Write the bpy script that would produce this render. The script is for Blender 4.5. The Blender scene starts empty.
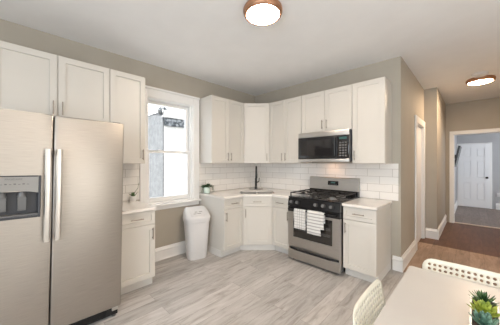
import bpy, bmesh, math, random
from mathutils import Vector, Matrix
random.seed(7)
PI = math.pi
S = bpy.context.scene
C = S.collection

# ------------------------------------------------------------ camera, world, light, exposure
cam = bpy.data.cameras.new('camera')
cam.sensor_width = 36.0
cam.lens = 36.0 * 230.0 / 500.0
cam.clip_start = 0.02
cam_o = bpy.data.objects.new('camera', cam)
C.objects.link(cam_o)
cam_o.location = (3.196, -3.434, 1.385)
cam_o.rotation_euler = (PI / 2, 0, math.atan2(224, 230))
S.camera = cam_o

w = bpy.data.worlds.new('world')
S.world = w
w.use_nodes = True
wb = w.node_tree.nodes['Background']
wb.inputs[0].default_value = (0.86, 0.93, 1.0, 1)
wb.inputs[1].default_value = 2.4

sun = bpy.data.lights.new('sun', 'SUN')
sun.energy = 9.5
sun.angle = 0.02
sun.color = (1.0, 0.95, 0.88)
sun_o = bpy.data.objects.new('sun', sun)
C.objects.link(sun_o)
sun_o.rotation_euler = Vector((-.16, .52, -.75)).to_track_quat('-Z', 'Y').to_euler()


def area(name, loc, rot, sx, sy, power, col):
    l = bpy.data.lights.new(name, 'AREA')
    l.shape = 'RECTANGLE'
    l.size, l.size_y = sx, sy
    l.energy = power
    l.color = col
    o = bpy.data.objects.new(name, l)
    o.location = loc
    o.rotation_euler = rot
    C.objects.link(o)
    return o


# added area lamps for daylight through two unseen windows behind the camera
area('added_daylight', (2.55, -5.62, 1.5), (PI / 2, 0, 0), 1.3, 1.7, 20, (0.80, 0.91, 1.0))
area('added_daylight', (4.2, -5.62, 1.5), (PI / 2, 0, 0), 1.3, 1.7, 50, (0.80, 0.91, 1.0))
# added warm fill in an unseen right-hand opening, brightening surfaces that face it
area('added_daylight', (5.06, -2.3, 1.2), (PI / 2, 0, PI / 2), 1.6, 2.0, 18, (1.0, 0.83, 0.63))
# added fill at an unseen opening, to brighten the far room
area('added_daylight', (5.06, 5.1, 1.5), (PI / 2, 0, PI / 2), 1.3, 1.5, 24, (0.93, 0.96, 1.0))

S.view_settings.view_transform = 'Standard'
S.view_settings.look = 'None'
S.view_settings.exposure = 0.2
S.view_settings.gamma = 1.0
S.view_settings.use_curve_mapping = False
S.cycles.max_bounces = 10
S.cycles.diffuse_bounces = 6
S.cycles.use_denoising = True
S.cycles.sample_clamp_indirect = 6.0


# ------------------------------------------------------------ materials
def mat(name, col, rough=0.5, metal=0.0, spec=None, emit=None, estr=0.0, coat=0.0):
    m = bpy.data.materials.new(name)
    m.use_nodes = True
    b = m.node_tree.nodes['Principled BSDF']
    b.inputs['Base Color'].default_value = (*col, 1)
    b.inputs['Roughness'].default_value = rough
    b.inputs['Metallic'].default_value = metal
    if spec is not None:
        b.inputs['Specular IOR Level'].default_value = spec
    if coat:
        b.inputs['Coat Weight'].default_value = coat
        b.inputs['Coat Roughness'].default_value = 0.08
    if emit:
        b.inputs['Emission Color'].default_value = (*emit, 1)
        b.inputs['Emission Strength'].default_value = estr
    return m


def nt(m):
    return m.node_tree.nodes, m.node_tree.links, m.node_tree.nodes['Principled BSDF']


def noise_mix(m, a, b, scale=(1, 1, 1), nscale=8.0, detail=4.0, bump=0.0, lo=0.35, hi=0.65, rough=None):
    """colour varies between a and b with an object-space noise; optional bump"""
    n, l, p = nt(m)
    tc = n.new('ShaderNodeTexCoord')
    mp = n.new('ShaderNodeMapping')
    mp.inputs['Scale'].default_value = scale
    nz = n.new('ShaderNodeTexNoise')
    nz.inputs['Scale'].default_value = nscale
    nz.inputs['Detail'].default_value = detail
    r = n.new('ShaderNodeValToRGB')
    r.color_ramp.elements[0].position = lo
    r.color_ramp.elements[0].color = (*a, 1)
    r.color_ramp.elements[1].position = hi
    r.color_ramp.elements[1].color = (*b, 1)
    l.new(tc.outputs['Object'], mp.inputs['Vector'])
    l.new(mp.outputs['Vector'], nz.inputs['Vector'])
    l.new(nz.outputs['Fac'], r.inputs['Fac'])
    l.new(r.outputs['Color'], p.inputs['Base Color'])
    if bump:
        bp = n.new('ShaderNodeBump')
        bp.inputs['Strength'].default_value = bump
        bp.inputs['Distance'].default_value = 0.002
        l.new(nz.outputs['Fac'], bp.inputs['Height'])
        l.new(bp.outputs['Normal'], p.inputs['Normal'])
    if rough:
        mr = n.new('ShaderNodeMapRange')
        mr.inputs['To Min'].default_value = rough[0]
        mr.inputs['To Max'].default_value = rough[1]
        l.new(nz.outputs['Fac'], mr.inputs['Value'])
        l.new(mr.outputs['Result'], p.inputs['Roughness'])
    return m


M = {}
M['wall'] = noise_mix(mat('greige_wall_paint', (.47, .445, .39), .75), (.39, .355, .298), (.41, .375, .318), nscale=3)
M['wall_far'] = noise_mix(mat('grey_wall_paint', (.42, .42, .43), .75), (.41, .41, .42), (.43, .43, .44), nscale=3)
M['ceiling'] = noise_mix(mat('ceiling_paint', (.80, .785, .765), .85), (.83, .83, .835), (.85, .85, .855), nscale=5, bump=.05)
M['trim'] = mat('white_trim_paint', (.79, .785, .775), .4)
M['cab'] = noise_mix(mat('white_cabinet_paint', (.80, .775, .74), .38), (.60, .572, .527), (.61, .582, .537), nscale=4)
M['kick'] = mat('white_toe_kick', (.67, .65, .62), .5)
M['nickel'] = mat('brushed_nickel', (.34, .30, .26), .36, 1.0)
M['steel'] = noise_mix(mat('brushed_stainless', (.62, .60, .575), .3, 1.0), (.47, .445, .42), (.55, .525, .49), scale=(1, 1, 60), nscale=9, detail=3, rough=(.36, .48))
M['steel_warm'] = noise_mix(mat('brushed_stainless_door', (.62, .60, .575), .3, 1.0), (.405, .375, .34), (.47, .435, .395), scale=(1, 1, 60), nscale=9, detail=3, rough=(.36, .48))
M['sink_steel'] = mat('shaded_satin_sink_steel', (.22, .21, .20), .4, 1.0)  # shade inside the bowls is put into this darker steel colour
M['steel_handle'] = mat('polished_stainless', (.68, .655, .62), .34, 1.0)
M['grey_plastic'] = mat('grey_plastic', (.14, .14, .14), .35)
M['silver_panel'] = mat('silver_plastic', (.26, .255, .245), .35, .3)
M['dark_plastic'] = mat('dark_plastic', (.04, .043, .052), .35)
M['black'] = mat('black_enamel', (.012, .012, .013), .18)
M['black_matte'] = mat('black_cast_iron', (.014, .013, .013), .55)
M['black_glass'] = mat('black_glass', (.012, .011, .012), .04, coat=.5)
M['window_glass_dark'] = mat('oven_glass', (.02, .017, .015), .05, coat=.5)
M['rubber'] = mat('black_rubber', (.02, .02, .02), .7)
M['white_plastic'] = mat('white_plastic', (.64, .63, .63), .38)
M['pot'] = mat('white_ceramic', (.80, .79, .77), .25)
M['bronze'] = mat('bronze_rim', (.42, .22, .13), .4, .6)
M['lamp'] = mat('glowing_diffuser', (.9, .85, .8), .4, emit=(1.0, .82, .64), estr=130.0)
M['lamp_hall'] = mat('glowing_hall_diffuser', (.9, .85, .8), .4, emit=(1.0, .74, .50), estr=150.0)
M['range_lamp'] = mat('range_lamp_lens', (.9, .8, .7), .4, emit=(1.0, .55, .28), estr=9.0)
M['clock'] = mat('clock_digits', (.02, .05, .05), .3, emit=(.25, .6, .5), estr=.12)
M['print'] = mat('grey_print', (.12, .12, .12), .6)
M['soil'] = mat('potting_soil', (.05, .035, .025), .9)
M['leaf_dark'] = noise_mix(mat('dark_green_leaf', (.05, .12, .04), .45), (.02, .06, .02), (.075, .15, .045), nscale=30)
M['leaf_lime'] = noise_mix(mat('lime_green_leaf', (.25, .33, .04), .45), (.16, .24, .03), (.38, .44, .07), nscale=25)
M['leaf_blue'] = noise_mix(mat('blue_green_leaf', (.10, .20, .14), .45), (.06, .14, .10), (.20, .32, .24), nscale=25)
M['leaf_brown'] = mat('dark_red_leaf', (.05, .03, .025), .5)
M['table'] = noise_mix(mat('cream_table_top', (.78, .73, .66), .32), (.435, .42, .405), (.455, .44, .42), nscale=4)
M['chair'] = mat('cream_chair_metal', (.66, .64, .55), .38)
M['door'] = mat('white_door_paint', (.80, .80, .81), .4)
M['brass_dark'] = mat('dark_hinge_metal', (.05, .04, .035), .35, .8)
M['threshold'] = mat('pale_threshold', (.58, .47, .38), .5)
M['tv'] = mat('black_screen', (.012, .012, .012), .25)
M['stucco'] = noise_mix(mat('shade_toned_stucco', (.62, .68, .72), .9), (.125, .135, .145), (.175, .185, .195), nscale=7, detail=8, bump=.6)  # side wall's shade put into a darkened tone, since the sun strikes it
M['slate'] = noise_mix(mat('grey_shingle', (.25, .27, .29), .9), (.05, .06, .07), (.34, .36, .38), nscale=14, detail=6, bump=.6, lo=.42, hi=.6)
M['white_roof'] = noise_mix(mat('white_weathered_roof', (.8, .8, .78), .9), (.55, .55, .54), (.82, .82, .80), nscale=6, detail=6, bump=.4)
M['ground'] = noise_mix(mat('concrete_ground', (.4, .39, .37), .9), (.36, .35, .33), (.44, .43, .41), nscale=4)
M['wire'] = mat('black_wire', (.04, .04, .045), .6)

# clear window pane
mg = bpy.data.materials.new('clear_glass')
mg.use_nodes = True
n_, l_ = mg.node_tree.nodes, mg.node_tree.links
n_.remove(n_['Principled BSDF'])
tr = n_.new('ShaderNodeBsdfTransparent')
gl = n_.new('ShaderNodeBsdfGlossy')
gl.inputs['Roughness'].default_value = .02
mx = n_.new('ShaderNodeMixShader')
mx.inputs['Fac'].default_value = .05
l_.new(tr.outputs[0], mx.inputs[1])
l_.new(gl.outputs[0], mx.inputs[2])
l_.new(mx.outputs[0], n_['Material Output'].inputs['Surface'])
M['glass'] = mg

# frosted jar glass of the small herb pot
M['jar'] = mat('pale_green_glass', (.55, .66, .60), .15)


def plank_mat(name, c1, c2, c3, gap, rough=.42):
    m = mat(name, c1, rough)
    n, l, p = nt(m)
    tc = n.new('ShaderNodeTexCoord')
    sp = n.new('ShaderNodeSeparateXYZ')
    cb = n.new('ShaderNodeCombineXYZ')
    l.new(tc.outputs['Object'], sp.inputs[0])
    l.new(sp.outputs['Y'], cb.inputs['X'])
    l.new(sp.outputs['X'], cb.inputs['Y'])
    br = n.new('ShaderNodeTexBrick')
    br.offset = .37
    br.inputs['Scale'].default_value = 1.0
    br.inputs['Brick Width'].default_value = 1.22
    br.inputs['Row Height'].default_value = .15
    br.inputs['Mortar Size'].default_value = .0012
    br.inputs['Mortar Smooth'].default_value = .2
    br.inputs['Bias'].default_value = 0
    br.inputs['Color1'].default_value = (0, 0, 0, 1)
    br.inputs['Color2'].default_value = (1, 1, 1, 1)
    br.inputs['Mortar'].default_value = (.5, .5, .5, 1)
    l.new(cb.outputs[0], br.inputs['Vector'])
    # grain, shifted plank by plank
    ad = n.new('ShaderNodeVectorMath')
    ad.operation = 'MULTIPLY_ADD'
    ad.inputs[1].default_value = (7.3, 3.1, 5.7)
    l.new(br.outputs['Color'], ad.inputs[0])
    l.new(tc.outputs['Object'], ad.inputs[2])
    mp = n.new('ShaderNodeMapping')
    mp.inputs['Scale'].default_value = (9, 1.3, 1)
    l.new(ad.outputs[0], mp.inputs['Vector'])
    g = n.new('ShaderNodeTexNoise')
    g.inputs['Scale'].default_value = 2.6
    g.inputs['Detail'].default_value = 8
    g.inputs['Roughness'].default_value = .62
    g.inputs['Distortion'].default_value = .7
    l.new(mp.outputs[0], g.inputs['Vector'])
    r = n.new('ShaderNodeValToRGB')
    e = r.color_ramp.elements
    e[0].position, e[0].color = .28, (*c1, 1)
    e[1].position, e[1].color = .74, (*c3, 1)
    k = e.new(.5)
    k.color = (*c2, 1)
    l.new(g.outputs['Fac'], r.inputs['Fac'])
    mr = n.new('ShaderNodeMapRange')
    mr.inputs['To Min'].default_value = .84
    mr.inputs['To Max'].default_value = 1.12
    l.new(br.outputs['Color'], mr.inputs['Value'])
    mu = n.new('ShaderNodeVectorMath')
    mu.operation = 'SCALE'
    l.new(r.outputs['Color'], mu.inputs[0])
    l.new(mr.outputs[0], mu.inputs['Scale'])
    mm = n.new('ShaderNodeMix')
    mm.data_type = 'RGBA'
    mm.inputs['B'].default_value = (*gap, 1)
    l.new(br.outputs['Fac'], mm.inputs['Factor'])
    l.new(mu.outputs[0], mm.inputs['A'])
    l.new(mm.outputs['Result'], p.inputs['Base Color'])
    bp = n.new('ShaderNodeBump')
    bp.inputs['Strength'].default_value = .12
    bp.inputs['Distance'].default_value = .003
    l.new(g.outputs['Fac'], bp.inputs['Height'])
    l.new(bp.outputs['Normal'], p.inputs['Normal'])
    return m


M['floor'] = plank_mat('grey_oak_planks', (.27, .245, .225), (.44, .415, .395), (.54, .515, .50), (.19, .17, .155))
M['floor_entry'] = plank_mat('light_brown_planks', (.21, .14, .095), (.33, .225, .16), (.41, .295, .22), (.10, .065, .045), .5)
M['floor_far'] = plank_mat('grey_brown_planks', (.13, .10, .085), (.20, .155, .135), (.25, .20, .175), (.07, .055, .045), .5)
M['floor_hall'] = plank_mat('brown_oak_planks', (.075, .034, .015), (.12, .055, .027), (.15, .075, .038), (.04, .022, .012), .5)


def tile_mat(name, axis):
    m = mat(name, (.8, .78, .75), .12)
    n, l, p = nt(m)
    tc = n.new('ShaderNodeTexCoord')
    sp = n.new('ShaderNodeSeparateXYZ')
    cb = n.new('ShaderNodeCombineXYZ')
    l.new(tc.outputs['Object'], sp.inputs[0])
    l.new(sp.outputs[axis], cb.inputs['X'])
    sb = n.new('ShaderNodeMath')
    sb.operation = 'SUBTRACT'
    sb.inputs[1].default_value = .892
    l.new(sp.outputs['Z'], sb.inputs[0])
    l.new(sb.outputs[0], cb.inputs['Y'])
    br = n.new('ShaderNodeTexBrick')
    br.offset = .5
    br.inputs['Scale'].default_value = 1.0
    br.inputs['Brick Width'].default_value = .305
    br.inputs['Row Height'].default_value = .1016
    br.inputs['Mortar Size'].default_value = .0026
    br.inputs['Mortar Smooth'].default_value = .3
    br.inputs['Color1'].default_value = (.80, .775, .745, 1)
    br.inputs['Color2'].default_value = (.755, .73, .70, 1)
    br.inputs['Mortar'].default_value = (.40, .37, .34, 1)
    l.new(cb.outputs[0], br.inputs['Vector'])
    l.new(br.outputs['Color'], p.inputs['Base Color'])
    bp = n.new('ShaderNodeBump')
    bp.invert = True
    bp.inputs['Strength'].default_value = .5
    bp.inputs['Distance'].default_value = .002
    l.new(br.outputs['Fac'], bp.inputs['Height'])
    l.new(bp.outputs['Normal'], p.inputs['Normal'])
    mr = n.new('ShaderNodeMapRange')
    mr.inputs['To Min'].default_value = .12
    mr.inputs['To Max'].default_value = .7
    l.new(br.outputs['Fac'], mr.inputs['Value'])
    l.new(mr.outputs[0], p.inputs['Roughness'])
    return m


M['tile_x'] = tile_mat('white_subway_tile_back', 'X')
M['tile_y'] = tile_mat('white_subway_tile_left', 'Y')
# quartz worktop: pale with faint veins
M['quartz'] = noise_mix(mat('pale_quartz', (.78, .74, .70), .16), (.70, .655, .61), (.80, .765, .725), nscale=3.0, detail=9, lo=.30, hi=.52)

# bright brick of the neighbour's wall
mb = mat('white_painted_brick', (.82, .81, .79), .9)
n, l, p = nt(mb)
tc = n.new('ShaderNodeTexCoord')
sp = n.new('ShaderNodeSeparateXYZ')
cb = n.new('ShaderNodeCombineXYZ')
l.new(tc.outputs['Object'], sp.inputs[0])
l.new(sp.outputs['Y'], cb.inputs['X'])
l.new(sp.outputs['Z'], cb.inputs['Y'])
br = n.new('ShaderNodeTexBrick')
br.inputs['Scale'].default_value = 1
br.inputs['Brick Width'].default_value = .21
br.inputs['Row Height'].default_value = .07
br.inputs['Mortar Size'].default_value = .006
br.inputs['Color1'].default_value = (.86, .85, .83, 1)
br.inputs['Color2'].default_value = (.78, .77, .75, 1)
br.inputs['Mortar'].default_value = (.66, .66, .65, 1)
l.new(cb.outputs[0], br.inputs['Vector'])
l.new(br.outputs['Color'], p.inputs['Base Color'])
M['brick'] = mb


def stripe_mat(name, kind):
    m = mat(name, (.8, .78, .75), .9)
    n, l, p = nt(m)
    tc = n.new('ShaderNodeTexCoord')
    sp = n.new('ShaderNodeSeparateXYZ')
    l.new(tc.outputs['Object'], sp.inputs[0])

    def band(out, period, width):
        d = n.new('ShaderNodeMath'); d.operation = 'DIVIDE'; d.inputs[1].default_value = period
        l.new(out, d.inputs[0])
        f = n.new('ShaderNodeMath'); f.operation = 'FRACT'
        l.new(d.outputs[0], f.inputs[0])
        c = n.new('ShaderNodeMath'); c.operation = 'LESS_THAN'; c.inputs[1].default_value = width
        l.new(f.outputs[0], c.inputs[0])
        return c.outputs[0]
    if kind == 'grid':
        a = band(sp.outputs['X'], .036, .17)
        b = band(sp.outputs['Z'], .036, .17)
        mxm = n.new('ShaderNodeMath'); mxm.operation = 'MAXIMUM'
        l.new(a, mxm.inputs[0]); l.new(b, mxm.inputs[1])
        fac = mxm.outputs[0]
        dark = (.34, .33, .32)
    else:
        fac = band(sp.outputs['Z'], .040, .36)
        dark = (.36, .35, .34)
    mm = n.new('ShaderNodeMix')
    mm.data_type = 'RGBA'
    mm.inputs['A'].default_value = (.66, .65, .63, 1)
    mm.inputs['B'].default_value = (*dark, 1)
    l.new(fac, mm.inputs['Factor'])
    l.new(mm.outputs['Result'], p.inputs['Base Color'])
    return m


M['towel_grid'] = stripe_mat('checked_cotton', 'grid')
M['towel_stripe'] = stripe_mat('striped_cotton', 'stripe')


# ------------------------------------------------------------ mesh helpers
def BM():
    return bmesh.new()


def box(bm, lo, hi, bev=0.0, seg=2, mx=None):
    lo, hi = Vector(lo), Vector(hi)
    r = bmesh.ops.create_cube(bm, size=1.0)
    vs = r['verts']
    c, d = (lo + hi) / 2, hi - lo
    for v in vs:
        v.co = Vector((v.co.x * d.x, v.co.y * d.y, v.co.z * d.z)) + c
    out = list(vs)
    if bev:
        ed = list({e for v in vs for e in v.link_edges})
        q = bmesh.ops.bevel(bm, geom=ed, offset=bev, segments=seg, affect='EDGES', profile=.5, clamp_overlap=True)
        out = list({v for f in q['faces'] for v in f.verts} | {v for v in vs if v.is_valid})
    if mx is not None:
        for v in out:
            v.co = mx @ v.co
    return out


def lathe(bm, prof, c=(0, 0, 0), n=32, mx=None, cap0=True, cap1=True):
    rings = []
    c = Vector(c)
    for r, z in prof:
        ring = []
        for i in range(n):
            a = 2 * PI * i / n
            p = Vector((r * math.cos(a), r * math.sin(a), z))
            if mx is not None:
                p = mx @ p
            ring.append(bm.verts.new(p + c))
        rings.append(ring)
    for a, b in zip(rings, rings[1:]):
        for i in range(n):
            bm.faces.new((a[i], a[(i + 1) % n], b[(i + 1) % n], b[i]))
    if cap0:
        bm.faces.new(list(reversed(rings[0])))
    if cap1:
        bm.faces.new(rings[-1])


def tube(bm, pts, r, n=10, cap=True):
    pts = [Vector(p) for p in pts]
    rad = r if isinstance(r, (list, tuple)) else [r] * len(pts)
    rings = []
    up = None
    for i, p in enumerate(pts):
        t = (pts[min(i + 1, len(pts) - 1)] - pts[max(i - 1, 0)]).normalized()
        if up is None:
            up = Vector((0, 0, 1)) if abs(t.z) < .9 else Vector((1, 0, 0))
        a = (up - t * up.dot(t)).normalized()
        up = a
        b = t.cross(a)
        rings.append([bm.verts.new(p + (a * math.cos(2 * PI * k / n) + b * math.sin(2 * PI * k / n)) * rad[i]) for k in range(n)])
    for A, B in zip(rings, rings[1:]):
        for k in range(n):
            bm.faces.new((A[k], A[(k + 1) % n], B[(k + 1) % n], B[k]))
    if cap:
        bm.faces.new(list(reversed(rings[0])))
        bm.faces.new(rings[-1])


def prism(bm, poly, z0, z1, top=True, bottom=True):
    a = [bm.verts.new((x, y, z0)) for x, y in poly]
    b = [bm.verts.new((x, y, z1)) for x, y in poly]
    k = len(poly)
    for i in range(k):
        bm.faces.new((a[i], a[(i + 1) % k], b[(i + 1) % k], b[i]))
    if bottom:
        bm.faces.new(list(reversed(a)))
    if top:
        bm.faces.new(b)


def extr(bm, poly, a0, a1, axis):
    """extrude a 2-D outline along an axis: 'x' -> poly is (y,z); 'y' -> (x,z)"""
    def P(u, v, t):
        return (t, u, v) if axis == 'x' else (u, t, v)
    A = [bm.verts.new(P(u, v, a0)) for u, v in poly]
    B = [bm.verts.new(P(u, v, a1)) for u, v in poly]
    k = len(poly)
    for i in range(k):
        bm.faces.new((A[i], A[(i + 1) % k], B[(i + 1) % k], B[i]))
    bm.faces.new(list(reversed(A)))
    bm.faces.new(B)


def rrect(w, h, r, n=6, cx=0, cy=0):
    out = []
    for sx, sy, a0 in ((1, 1, 0), (-1, 1, 90), (-1, -1, 180), (1, -1, 270)):
        for i in range(n + 1):
            a = math.radians(a0 + 90 * i / n)
            out.append((cx + sx * (w / 2 - r) + r * math.cos(a), cy + sy * (h / 2 - r) + r * math.sin(a)))
    return out


def obj(name, bm, m, parent=None, smooth=False, loc=None):
    bmesh.ops.recalc_face_normals(bm, faces=bm.faces[:])
    me = bpy.data.meshes.new(name)
    bm.to_mesh(me)
    bm.free()
    for mm in (m if isinstance(m, list) else [m]):
        me.materials.append(mm)
    if smooth:
        for f in me.polygons:
            f.use_smooth = True
        me.set_sharp_from_angle(angle=math.radians(38))
    o = bpy.data.objects.new(name, me)
    C.objects.link(o)
    if parent:
        o.parent = parent
    if loc:
        o.location = loc
    return o


def thing(name, label, cat, loc=(0, 0, 0), rz=0.0, group=None):
    o = bpy.data.objects.new(name, None)
    o.empty_display_size = .1
    C.objects.link(o)
    o.location = loc
    o.rotation_euler = (0, 0, rz)
    return tag(o, label, cat, group)


def tag(o, label, cat, group=None):
    o['label'] = label
    o['category'] = cat
    if group:
        o['group'] = group
    return o


def struct(name, bm, m, parent=None, label=None):
    o = obj(name, bm, m, parent)
    if not parent:
        o['kind'] = 'structure'
        if label:
            o['label'] = label
    return o


def sbox(name, lo, hi, m, bev=0.0, label=None, parent=None):
    b = BM()
    box(b, lo, hi, bev)
    return struct(name, b, m, parent, label)


def text_mesh(name, body, size, m, parent, mx, depth=.0006):
    cu = bpy.data.curves.new('lettering', 'FONT')
    cu.body = body
    cu.size = size
    cu.align_x = 'CENTER'
    cu.align_y = 'CENTER'
    cu.extrude = depth
    t = bpy.data.objects.new('lettering', cu)
    C.objects.link(t)
    dg = bpy.context.evaluated_depsgraph_get()
    dg.update()
    me = bpy.data.meshes.new_from_object(t.evaluated_get(dg))
    bpy.data.objects.remove(t)
    me.transform(mx)
    me.materials.clear()
    me.materials.append(m)
    o = bpy.data.objects.new(name, me)
    C.objects.link(o)
    o.parent = parent
    return o


# ------------------------------------------------------------ the room
H = 2.74
b = BM()
box(b, (-.25, -5.75, -.12), (5.25, .0, 0))
struct('floor', b, M['floor'], label='grey-brown oak plank floor of the kitchen')
sbox('floor_entry', (2.40, .0, -.12), (5.25, 1.5, 0), M['floor_entry'], label='light brown plank floor where the kitchen meets the hallway')
sbox('floor_hall', (2.40, 1.5, -.12), (5.25, 3.62, 0), M['floor_hall'], label='brown wood plank floor of the hallway')
sbox('floor_far_room', (2.40, 3.62, -.12), (5.25, 7.0, 0), M['floor_far'], label='brown floor of the room beyond the hallway')
sbox('ceiling', (-.25, -5.75, H), (5.25, .0, H + .3), M['ceiling'], label='white painted kitchen ceiling')
sbox('ceiling_hall', (2.40, .0, H), (5.25, 3.6, H + .3), M['ceiling'], label='white hallway ceiling, beyond the kitchen corner')
sbox('ceiling_far_room', (2.40, 3.6, H), (5.25, 7.0, H + .3), M['ceiling'], label='ceiling of the room beyond the hallway')

# left wall with the window hole  (hole: y -2.17..-1.44, z .80..2.30)
WY0, WY1, WZ0, WZ1 = -2.17, -1.445, .80, 2.295
b = BM()
box(b, (-.25, -5.75, 0), (0, WY0, H))
box(b, (-.25, WY1, 0), (0, .15, H))
box(b, (-.25, WY0, 0), (0, WY1, WZ0))
box(b, (-.25, WY0, WZ1), (0, WY1, H))
struct('wall_left', b, M['wall'], label='greige left wall of the kitchen with the window')
sbox('wall_back', (0, 0, 0), (2.53, .15, H), M['wall'], label='greige back wall of the kitchen')
# hall wall with the door opening y 1.04..1.79, z 0..2.04
DY0, DY1, DZ = 1.04, 1.78, 2.03
b = BM()
box(b, (2.40, .15, 0), (2.53, DY0, H))
box(b, (2.40, DY1, 0), (2.53, 3.60, H))
box(b, (2.40, DY0, DZ), (2.53, DY1, H))
struct('wall_hall', b, M['wall'], label='greige left wall of the hallway')
sbox('wall_jut', (2.53, 1.885, 0), (2.72, 3.60, H), M['wall'], label='boxed-out section of the hallway wall')
# end wall of the hall with a wide cased opening x 2.85.. 4.2, z..2.03
EX0, EX1, EZ, EY = 2.86, 4.10, 2.025, 3.60
b = BM()
box(b, (2.40, EY, 0), (EX0, EY + .12, H))
box(b, (EX1, EY, 0), (5.25, EY + .12, H))
box(b, (EX0, EY, EZ), (EX1, EY + .12, H))
struct('wall_end', b, M['wall'], label='tan end wall of the hallway around the cased opening')
sbox('wall_hall_right', (3.95, .12, 0), (4.07, 3.60, H), M['wall'])
sbox('wall_beside_hall', (3.95, 0, 0), (5.1, .12, H), M['wall'])
# far room shell
sbox('wall_far_left', (2.62, 3.72, 0), (2.80, 6.62, H), M['wall_far'], label='grey left wall of the far room')
sbox('wall_far_back', (2.62, 6.52, 0), (5.25, 6.70, H), M['wall_far'], label='grey back wall of the far room')
b = BM()
box(b, (5.1, 3.72, 0), (5.25, 4.45, H))
box(b, (5.1, 5.75, 0), (5.25, 6.52, H))
box(b, (5.1, 4.45, 0), (5.25, 5.75, .75))
box(b, (5.1, 4.45, 2.25), (5.25, 5.75, H))
struct('wall_far_right', b, M['wall_far'])
# unseen walls behind the camera, with openings added for the daylight lamps
b = BM()
for x0, x1 in ((-.25, 1.9), (3.2, 3.55), (4.85, 5.25)):
    box(b, (x0, -5.75, 0), (x1, -5.6, H))
for x0, x1 in ((1.9, 3.2), (3.55, 4.85)):
    box(b, (x0, -5.75, 0), (x1, -5.6, .6))
    box(b, (x0, -5.75, 2.4), (x1, -5.6, H))
struct('wall_rear', b, M['wall'])
b = BM()
box(b, (5.1, -5.6, 0), (5.25, -3.1, H))
box(b, (5.1, -1.5, 0), (5.25, 0, H))
box(b, (5.1, -3.1, 0), (5.25, -1.5, .18))
box(b, (5.1, -3.1, 2.22), (5.25, -1.5, H))
struct('wall_right', b, M['wall'])

# baseboards: moulded profile, (depth, height)
BP = [(0, 0), (.022, 0), (.022, .012), (.018, .02), (.018, .125), (.024, .132), (.024, .145), (.014, .16), (.008, .18), (0, .18)]


def baseboard(name, p0, p1, nrm, label=None):
    b = BM()
    p0, p1, nv = Vector((*p0, 0)), Vector((*p1, 0)), Vector((*nrm, 0))
    A = [b.verts.new(p0 + nv * (d + .0005) + Vector((0, 0, z + .0005))) for d, z in BP]
    B = [b.verts.new(p1 + nv * (d + .0005) + Vector((0, 0, z + .0005))) for d, z in BP]
    k = len(BP)
    for i in range(k):
        b.faces.new((A[i], A[(i + 1) % k], B[(i + 1) % k], B[i]))
    b.faces.new(A)
    b.faces.new(list(reversed(B)))
    struct(name, b, M['trim'], label=label)


baseboard('baseboard_left', (0, -2.325), (0, -1.365), (1, 0), 'white moulded baseboard under the kitchen window')
baseboard('baseboard_back', (2.44, 0), (2.5545, 0), (0, -1), 'short white baseboard right of the end base cabinet')
baseboard('baseboard_hall', (2.53, -.0245), (2.53, .93), (1, 0), 'white baseboard before the hallway door')
baseboard('baseboard_jut', (2.555, 1.885), (2.7445, 1.885), (0, -1), 'white baseboard across the boxed-out wall')
baseboard('baseboard_jut_side', (2.72, 1.861), (2.72, 3.58), (1, 0), 'white baseboard along the boxed-out wall')
baseboard('baseboard_far_left', (2.80, 3.75), (2.80, 6.5), (1, 0))
baseboard('baseboard_far', (3.66, 6.52), (5.0, 6.52), (0, -1), 'white baseboard beside the far door')

# window_1: casing, jamb, stool, two sashes, panes
b = BM()
cw = .095
box(b, (.0005, WY0 - cw, WZ0), (.022, WY0 + .008, WZ1 + .1), .003)
box(b, (.0005, WY1 - .008, WZ0), (.022, WY1 + cw, WZ1 + .1), .003)
box(b, (.0005, WY0 + .008, WZ1 - .008), (.022, WY1 - .008, WZ1 + .1), .003)
box(b, (.0005, WY0 - cw - .008, WZ1 + .1), (.034, WY1 + cw + .008, WZ1 + .13), .004)     # head cap
box(b, (.022, WY1 + .07, WZ0), (.028, WY1 + cw, WZ1 + .1), .002)
box(b, (.022, WY0 - cw, WZ0), (.028, WY0 - .07, WZ1 + .1), .002)
win = struct('window_1', b, M['trim'], label='tall white double-hung window above the trash can')
b = BM()   # jamb lining
box(b, (-.24, WY0, WZ0), (0, WY0 + .018, WZ1))
box(b, (-.24, WY1 - .018, WZ0), (0, WY1, WZ1))
box(b, (-.24, WY0 + .018, WZ1 - .018), (0, WY1 - .018, WZ1))
box(b, (-.26, WY0 + .018, WZ0), (0, WY1 - .018, WZ0 + .018))
box(b, (-.055, WY0 + .018, WZ0 + .018), (-.04, WY0 + .032, WZ1 - .018))
box(b, (-.055, WY1 - .032, WZ0 + .018), (-.04, WY1 - .018, WZ1 - .018))
struct('window_jamb', b, M['trim'], win)
b = BM()   # stool and apron
box(b, (0.0005, WY0 - cw - .03, WZ0 - .028), (.06, WY1 + cw + .02, WZ0), .006)
box(b, (-.055, WY0 + .018, WZ0 - .002), (.001, WY1 - .018, WZ0 + .02))
box(b, (.0005, WY0 - cw, WZ0 - .085), (.02, WY1 + cw, WZ0 - .028), .004)
struct('window_sill', b, M['trim'], win)


def sash(name, x0, x1, z0, z1, bot, top):
    b = BM()
    y0, y1 = WY0 + .02, WY1 - .02
    box(b, (x0, y0, z0), (x1, y0 + .042, z1), .003)
    box(b, (x0, y1 - .042, z0), (x1, y1, z1), .003)
    box(b, (x0, y0 + .042, z0), (x1, y1 - .042, z0 + bot), .003)
    box(b, (x0, y0 + .042, z1 - top), (x1, y1 - .042, z1), .003)
    s = struct(name, b, M['trim'], win)
    g = BM()
    xm = (x0 + x1) / 2
    box(g, (xm - .003, y0 + .042, z0 + bot), (xm + .003, y1 - .042, z1 - top))
    struct('window_pane', g, M['glass'], s)


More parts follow.
